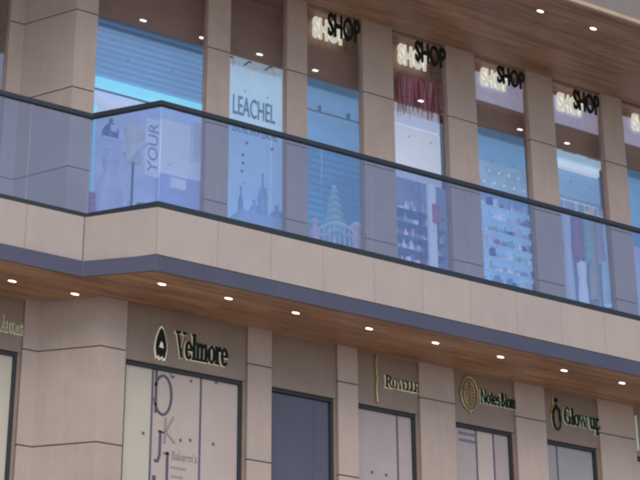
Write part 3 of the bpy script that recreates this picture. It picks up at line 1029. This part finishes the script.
# bay 2: pale blue LEACHEL board with lamps
x0, x1 = BAYS[1][0] + 0.2, BAYS[1][1] + 0.44
bd = board('brand_board', x0, x1, FLOOR + 0.01, ZT, PALEB, 'tall pale blue board reading LEACHEL', cat='sign')
xa, xb, za, zb = prect(233, 98, 275, 120, BY - 0.01)
word('lettering', 'LEACHEL', xa, xb, za + 0.02, zb - 0.03, BY - 0.02, BY - 0.001, mat('slate_blue_ink', (0.12, 0.22, 0.36), 0.5), bd)
xa, xb, za, zb = prect(232, 128, 278, 136, BY - 0.01)
word('small_text', 'LEACHEL SHOP LEACHEL', xa, xb, za, zb, BY - 0.01, BY - 0.001, mat('slate_blue_ink', (0.12, 0.22, 0.36)), bd)
for k, (a, b_) in enumerate(((234, 55), (252, 60), (273, 65))):
    xx, zz = at(a, b_, 2.75)
    lt = empty('spot_lamp', 'white arm lamp over the LEACHEL board, %s of three' % ['leftmost', 'middle one', 'rightmost'][k], 'lamp', 'arm lamps over the LEACHEL board')
    MB().tube([(xx, 2.98, zz + 0.03), (xx, 2.84, zz + 0.02), (xx, 2.75, zz - 0.06)], 0.012, 8).build('arm', DARK, lt, smooth=True)
    MB().lathe((xx, 2.75, zz - 0.22), [(0.028, 0), (0.034, 0.05), (0.026, 0.15), (0.012, 0.17)], 12).build('lamp_head', WHP, lt, smooth=True)
Y1 = 2.82
for (rect, m_, lab) in (((258, 174, 267, 222), SOFTB, 'tall blue tower shaped bottle before the LEACHEL board'),
                        ((249, 200, 259, 222), SOFTB, 'stout blue bottle left of the tall tower shaped bottle'),
                        ((238, 186, 243, 222), MIDB2, 'thin mid blue bottle at the left of the LEACHEL board'),
                        ((270, 206, 283, 226), mat('steel_blue_box', (0.25, 0.42, 0.66), 0.4, 0.1, emit=0.098), 'wide pale blue flask at the right of the LEACHEL board')):
    x0_, x1_, z0_, z1_ = prect(*rect, Y1)
    h_, r__ = z1_ - z0_, (x1_ - x0_) / 2
    tag(MB().lathe(((x0_ + x1_) / 2, Y1, z0_), [(r__ * 0.9, 0), (r__, 0.02), (r__, h_ * 0.5), (r__ * 0.7, h_ * 0.66), (r__ * 0.28, h_ * 0.75), (r__ * 0.25, h_ * 0.93), (r__ * 0.32, h_ * 0.94), (r__ * 0.3, h_)], 18).build('perfume_bottle', m_, None, smooth=True), lab, 'bottle', 'bottles before the LEACHEL board')
xp0, xp1, _, zp = prect(232, 222, 290, 240, 2.9)
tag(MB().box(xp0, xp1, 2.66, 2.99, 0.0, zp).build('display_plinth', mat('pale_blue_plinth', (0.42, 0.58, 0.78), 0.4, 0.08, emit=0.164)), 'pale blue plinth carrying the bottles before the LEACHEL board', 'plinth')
for k, (a, b_) in enumerate(((247, 143), (272, 149), (243, 155), (243, 163), (242, 171))):
    xx, zz = at(a, b_, BY - 0.01)
    MB().lathe((xx, BY - 0.02, zz), [(0.02, 0), (0.022, 0.018)], 12, 'y').build('stud', INK, bd)

# bay 3: teal louvres, pale tree, pink statuettes
x0, x1 = BAYS[2][0] + 0.2, BAYS[2][1] + 0.44
t = empty('louvre_screen', 'teal louvre screen behind the pale stepped tree', 'screen')
MB().box(x0, x1, BY, BY + 0.04, 0.01, 3.2).build('backing', TEAL, t)
z = 1.1
while z < 3.15:
    MB().box(x0 + 0.01, x1 - 0.01, BY - 0.03, BY - 0.001, z, z + 0.03).build('slat', SLAT, t)
    z += 0.11
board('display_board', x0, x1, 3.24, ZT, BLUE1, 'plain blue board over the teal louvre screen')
tag(MB().tube([(x0 + 0.03, 2.8, 3.62), (x1 - 0.1, 2.8, 3.62)], 0.013, 8).tube([(x0 + 0.3, 2.8, 3.62), (x0 + 0.3, 2.8, 3.72)], 0.03, 8).tube([(x0 + 0.8, 2.8, 3.62), (x0 + 0.8, 2.8, 3.72)], 0.03, 8).build('track_light', DARK), 'dark track light bar across the plain blue board', 'lamp')
Y1 = 2.78
cx, zt = at(334, 186, Y1)
_, zb = at(334, 245, Y1)
tr = empty('display_tree', 'pale mint stepped tree standing in the teal shop window', 'tree')
fo = MB()
n = 7
for k in range(n):
    z = zb + (zt - zb) * (0.12 + 0.86 * k / n)
    rr = 0.20 * (1 - k / n * 0.8)
    prof = [(0.02, 0.0)]
    fo.lathe((cx, Y1, z), [(0.02, 0.0), (rr, 0.01), (rr * 1.02, 0.03), (rr * 0.6, 0.09), (0.02, 0.13)], 14)
fo.build('crown', MINT, tr, smooth=False)
MB().tube([(cx, Y1, zb - 0.6), (cx, Y1, zt)], 0.03, 8).build('trunk', WHP, tr)
fe = MB()
for k in range(9):
    xx = cx - 0.34 + 0.085 * k
    fe.tube([(xx, Y1 - 0.14, zb - 0.6), (xx, Y1 - 0.14, zb + 0.30 - 0.05 * abs(k - 4))], 0.008, 6)
fe.tube([(cx - 0.36 + 0.72 * k / 12, Y1 - 0.14, zb + 0.12 + 0.18 * math.sin(math.pi * k / 12)) for k in range(13)], 0.014, 6)
tag(fe.build('garden_fence', WHP), 'white arched display fence in front of the mint tree', 'fence')
for (a, b_, top, lab) in ((315, 246, 218, 'left pink statuette with an outstretched arm'), (357, 250, 226, 'right pink statuette with a flat hat')):
    x_, z_ = at(a, b_, 2.62)
    _, zt_ = at(a, top, 2.62)
    h = zt_ - z_
    s = empty('statuette', 'pale ' + lab + ' beside the mint tree', 'statuette', 'pink statuettes')
    MB().lathe((x_, 2.62, z_ - 0.5), [(0.10, 0), (0.10, 0.45), (0.07, 0.5), (0.06, 0.5 + h * 0.2), (0.085, 0.5 + h * 0.45), (0.075, 0.5 + h * 0.62), (0.03, 0.5 + h * 0.68), (0.028, 0.5 + h * 0.74), (0.055, 0.5 + h * 0.82), (0.055, 0.5 + h * 0.92), (0.02, 0.5 + h)], 16).build('body', PINK, s, smooth=True)
    if a < 330:
        MB().tube([(x_, 2.62, z_ + h * 0.55), (x_ + 0.14, 2.60, z_ + h * 0.42), (x_ + 0.24, 2.58, z_ + h * 0.55)], 0.025, 8, 0.014).build('arm', PINK, s, smooth=True)
    else:
        MB().tube([(x_, 2.62, z_ + h * 0.55), (x_ - 0.14, 2.60, z_ + h * 0.48), (x_ - 0.26, 2.58, z_ + h * 0.5)], 0.025, 8, 0.014).build('arm', PINK, s, smooth=True)
        MB().lathe((x_, 2.62, z_ + h * 0.93), [(0.11, 0), (0.115, 0.012), (0.06, 0.02), (0.055, 0.07), (0.02, 0.075)], 16).build('hat', WHP, s, smooth=True)

# bay 4: red garland, white board, shelves
x0, x1 = BAYS[3][0] + 0.2, BAYS[3][1] + 0.44
zs_ = at(420, 182, BY)[1]
zl = at(422, 130, BY)[1]
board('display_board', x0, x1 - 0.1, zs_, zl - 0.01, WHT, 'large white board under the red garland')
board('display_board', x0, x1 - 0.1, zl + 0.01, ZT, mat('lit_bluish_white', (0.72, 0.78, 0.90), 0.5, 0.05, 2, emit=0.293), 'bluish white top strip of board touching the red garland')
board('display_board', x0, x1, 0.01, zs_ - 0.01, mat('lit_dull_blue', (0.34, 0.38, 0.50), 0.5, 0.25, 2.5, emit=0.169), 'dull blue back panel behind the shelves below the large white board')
gar = empty('garland', 'crimson garland of hanging fringes across the top of a shop window', 'decoration')
gx0, _ = at(397, 80, 2.55)
gx1, _ = at(449, 95, 2.55)
for k in range(44):
    u = gx0 + (gx1 - gx0) * (k + 0.5) / 44
    zt_ = at(399 + 50 * k / 44, 75 + 14 * k / 44, 2.55)[1]
    ln = random.uniform(0.35, 0.72)
    fm = MB()
    fm.tube([(u + random.uniform(-0.01, 0.01), 2.55 + random.uniform(-0.04, 0.04), zt_), (u + random.uniform(-0.015, 0.015), 2.55, zt_ - ln * 0.6), (u + random.uniform(-0.02, 0.02), 2.55, zt_ - ln)], random.uniform(0.012, 0.022), 7, 0.005)
    fm.build('fringe', random.choice((RED, RED, ROSE, mat('pale_rose_cloth', (0.62, 0.40, 0.44), 0.6, 0.2, 9))), gar, smooth=True)
MB().tube([(gx0, 2.55, at(399, 74, 2.55)[1]), (gx1, 2.55, at(450, 89, 2.55)[1])], 0.015, 8).build('cord', RED, gar)


def shelf_unit(x0, x1, y, levels, zb, label, m_, frame):
    t_ = empty('shelf_unit', label, 'shelf')
    for z in levels:
        MB().box(x0 + 0.02, x1 - 0.02, y, y + 0.24, z - 0.02, z).build('shelf_board', m_, t_, 0.003)
    for xx in (x0, (x0 + x1) / 2, x1 - 0.02):
        MB().box(xx, xx + 0.02, y + 0.22, y + 0.25, zb, levels[-1] + 0.28).build('upright', frame, t_)
    return t_


GOODS = []


def stock(x0, x1, y, levels, mats, group, where, dens=0.085, hmax=0.26):
    for li, z in enumerate(levels):
        x = x0 + 0.04
        while x < x1 - 0.06:
            wd = random.uniform(0.5, 1.0) * dens
            hh = random.uniform(0.4, 1.0) * hmax
            kind = random.random()
            m_ = random.choice(mats)
            yy = y + 0.10 + random.uniform(-0.03, 0.04)
            if kind < 0.45:
                o_ = MB().box(x, x + wd, yy - wd / 2, yy + wd / 2, z + 0.001, z + hh).build('gift_box', m_, None, 0.003)
                tag(o_, 'small plain carton on the shelves ' + where, 'box', 'cartons ' + group)
            else:
                r_0 = wd / 2
                o_ = MB().lathe((x + r_0, yy, z + 0.001), [(r_0 * 0.9, 0), (r_0, 0.01), (r_0, hh * 0.55), (r_0 * 0.4, hh * 0.74), (r_0 * 0.35, hh)], 10).build('bottle', m_, None, smooth=True)
                tag(o_, 'small plain bottle on the shelves ' + where, 'bottle', 'bottles ' + group)
            x += wd + random.uniform(0.004, 0.02)


lv = [1.05 + 0.215 * k for k in range(7)]
shelf_unit(x0 + 0.03, x1 - 0.25, 2.72, lv, 0.0, 'blue grey shelf unit of mixed goods below the large white board', MIDB, WHP)
stock(x0 + 0.05, x1 - 0.28, 2.72, lv, [ROSE, ROSE, PINK, WHP, MIDB2, NAVY, LAV, WHT, WHT, OCH, MINT], 'below the large white board', 'below the large white board', 0.075, 0.19)
xx0, xx1, zz0, zz1 = prect(430, 190, 437, 262, 2.55)
tag(MB().box(xx0, xx1, 2.55, 2.62, zz0 - 0.5, zz1 + 0.1).build('white_post', WHT, None, 0.006), 'white upright post right of the shelves with a red pack', 'post')
tag(slab('gift_box', (434, 204, 441, 222), 2.50, 0.05, ROSE, None, 0.004), 'single rose red pack hung beside the white upright post', 'box')

# bay 5: blue board with dots, crowded shelves
x0, x1 = BAYS[4][0] + 0.2, BAYS[4][1] + 0.44
zs_ = at(503, 165, BY)[1]
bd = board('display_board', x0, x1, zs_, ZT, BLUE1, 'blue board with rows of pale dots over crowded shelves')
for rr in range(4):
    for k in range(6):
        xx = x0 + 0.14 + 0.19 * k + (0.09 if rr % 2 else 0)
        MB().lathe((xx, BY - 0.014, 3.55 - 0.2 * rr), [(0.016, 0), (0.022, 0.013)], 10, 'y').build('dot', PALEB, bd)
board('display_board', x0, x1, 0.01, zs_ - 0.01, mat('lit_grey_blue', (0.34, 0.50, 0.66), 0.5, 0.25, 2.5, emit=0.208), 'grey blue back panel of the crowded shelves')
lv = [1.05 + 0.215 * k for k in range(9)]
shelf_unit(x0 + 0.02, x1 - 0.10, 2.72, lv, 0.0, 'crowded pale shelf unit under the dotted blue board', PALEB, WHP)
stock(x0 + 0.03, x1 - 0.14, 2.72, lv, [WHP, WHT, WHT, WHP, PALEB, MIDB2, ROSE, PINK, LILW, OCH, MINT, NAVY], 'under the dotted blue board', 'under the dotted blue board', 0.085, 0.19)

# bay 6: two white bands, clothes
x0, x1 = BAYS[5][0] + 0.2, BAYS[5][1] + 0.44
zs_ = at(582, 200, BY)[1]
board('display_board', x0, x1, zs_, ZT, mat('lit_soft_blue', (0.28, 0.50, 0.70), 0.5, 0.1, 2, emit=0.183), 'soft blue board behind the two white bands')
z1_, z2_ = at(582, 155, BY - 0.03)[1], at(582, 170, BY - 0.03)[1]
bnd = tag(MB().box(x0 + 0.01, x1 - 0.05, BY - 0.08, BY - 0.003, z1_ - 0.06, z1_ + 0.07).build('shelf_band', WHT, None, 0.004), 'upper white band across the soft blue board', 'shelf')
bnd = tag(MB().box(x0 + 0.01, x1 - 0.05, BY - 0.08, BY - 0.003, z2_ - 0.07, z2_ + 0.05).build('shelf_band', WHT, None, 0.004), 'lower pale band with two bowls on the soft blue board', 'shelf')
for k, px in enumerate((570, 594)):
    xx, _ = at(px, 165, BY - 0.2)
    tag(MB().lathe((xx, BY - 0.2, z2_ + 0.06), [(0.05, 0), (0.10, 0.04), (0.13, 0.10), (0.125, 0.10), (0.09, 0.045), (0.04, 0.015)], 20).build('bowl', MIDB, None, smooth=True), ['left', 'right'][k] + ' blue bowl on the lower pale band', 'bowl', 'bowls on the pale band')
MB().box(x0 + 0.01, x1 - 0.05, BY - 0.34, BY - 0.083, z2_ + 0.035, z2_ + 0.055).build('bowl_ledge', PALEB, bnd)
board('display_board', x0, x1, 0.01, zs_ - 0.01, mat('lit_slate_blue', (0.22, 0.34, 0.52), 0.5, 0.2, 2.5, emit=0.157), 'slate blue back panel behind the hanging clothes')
rk = empty('clothes_rail', 'thin steel clothes rail under the soft blue board', 'clothes rail')
zr = at(585, 205, 2.8)[1]
MB().tube([(x0 + 0.02, 2.8, zr), (x1 - 0.3, 2.8, zr)], 0.012, 8).build('bar', WHP, rk)
MB().tube([(x0 + 0.05, 2.8, 0.0), (x0 + 0.05, 2.8, zr)], 0.012, 8).build('post', WHP, rk)
MB().tube([(x1 - 0.35, 2.8, 0.0), (x1 - 0.35, 2.8, zr)], 0.012, 8).build('post', WHP, rk)


def garment(px0, px1, top, bot, m_, lab, waist=0.75):
    y = 2.78
    xa, xb, za, zb = prect(px0, top, px1, bot, y)
    h, wd = zb - za, xb - xa
    mb = MB()
    k = len(mb.v)
    prof = [(0.18, 1.0), (0.5, 0.95), (0.46, 0.75), (waist * 0.5, 0.6), (0.48, 0.3), (0.5, 0.0)]
    n = 18
    for fr, hz in prof:
        for i in range(n):
            a = 2 * math.pi * i / n
            fold = 1 + 0.10 * math.sin(5 * a) * (1 - hz)
            mb.v.append(((xa + xb) / 2 + fr * wd * math.cos(a) * fold, y + 0.07 * fr * 2 * math.sin(a) * fold, za + h * hz))
    for j in range(len(prof) - 1):
        for i in range(n):
            a, b = k + j * n + i, k + j * n + (i + 1) % n
            mb.f.append((a, b, b + n, a + n))
    o_ = mb.build('garment', m_, None, smooth=True)
    tag(o_, lab, 'clothing', 'clothes on the rail')
    MB().tube([((xa + xb) / 2, y, za + h * 0.98), ((xa + xb) / 2, y + 0.01, max(zr, za + h + 0.03))], 0.006, 6).build('hanger_hook', WHP, o_)


garment(564, 572, 212, 300, WHP, 'long white garment at the left end of the clothes rail')
garment(573, 583, 218, 258, ROSE, 'rose red dress hanging on the clothes rail')
garment(579, 587, 262, 305, WHT, 'white garment hung low under the rose red dress')
garment(589, 598, 210, 300, OCH, 'long sand coloured garment on the clothes rail')
garment(584, 590, 214, 262, MINT, 'short mint garment between the rose dress and the sand coloured one')
garment(597, 603, 216, 262, PINK, 'short pink garment right of the sand coloured one')
garment(602, 611, 225, 305, PALEB, 'pale blue garment at the right end of the clothes rail')

# bay 7 and the ones beyond the frame
x0, x1 = BAYS[6][0] + 0.2, BAYS[6][1] + 0.44
board('display_board', x0, x1, 2.9, ZT, BLUE1, 'blue board in the last window at the right edge')
board('display_board', x0, x1, 0.01, 2.88, LILW, 'lilac white board in the last window at the right edge')
for i in (7, 8, 9):
    MB().box(BAYS[i][0] + 0.2, BAYS[i][1] + 0.44, BY, BY + 0.04, 0.01, ZT).build('window_backing', BLUE1, shop)
# left set-back window
board('display_board', -2.6, -0.9, 0.01, 2.7, mat('lit_pale_grey_blue', (0.44, 0.52, 0.62), 0.5, 0.1, 2, emit=0.164), 'grey blue board inside the set-back window at the left edge', 3.5)
board('display_board', -2.6, -0.9, 2.72, ZT, mat('olive_grey_board', (0.22, 0.21, 0.17), 0.5, 0.1, 2), 'olive grey board inside the set-back window at the left edge', 3.5)
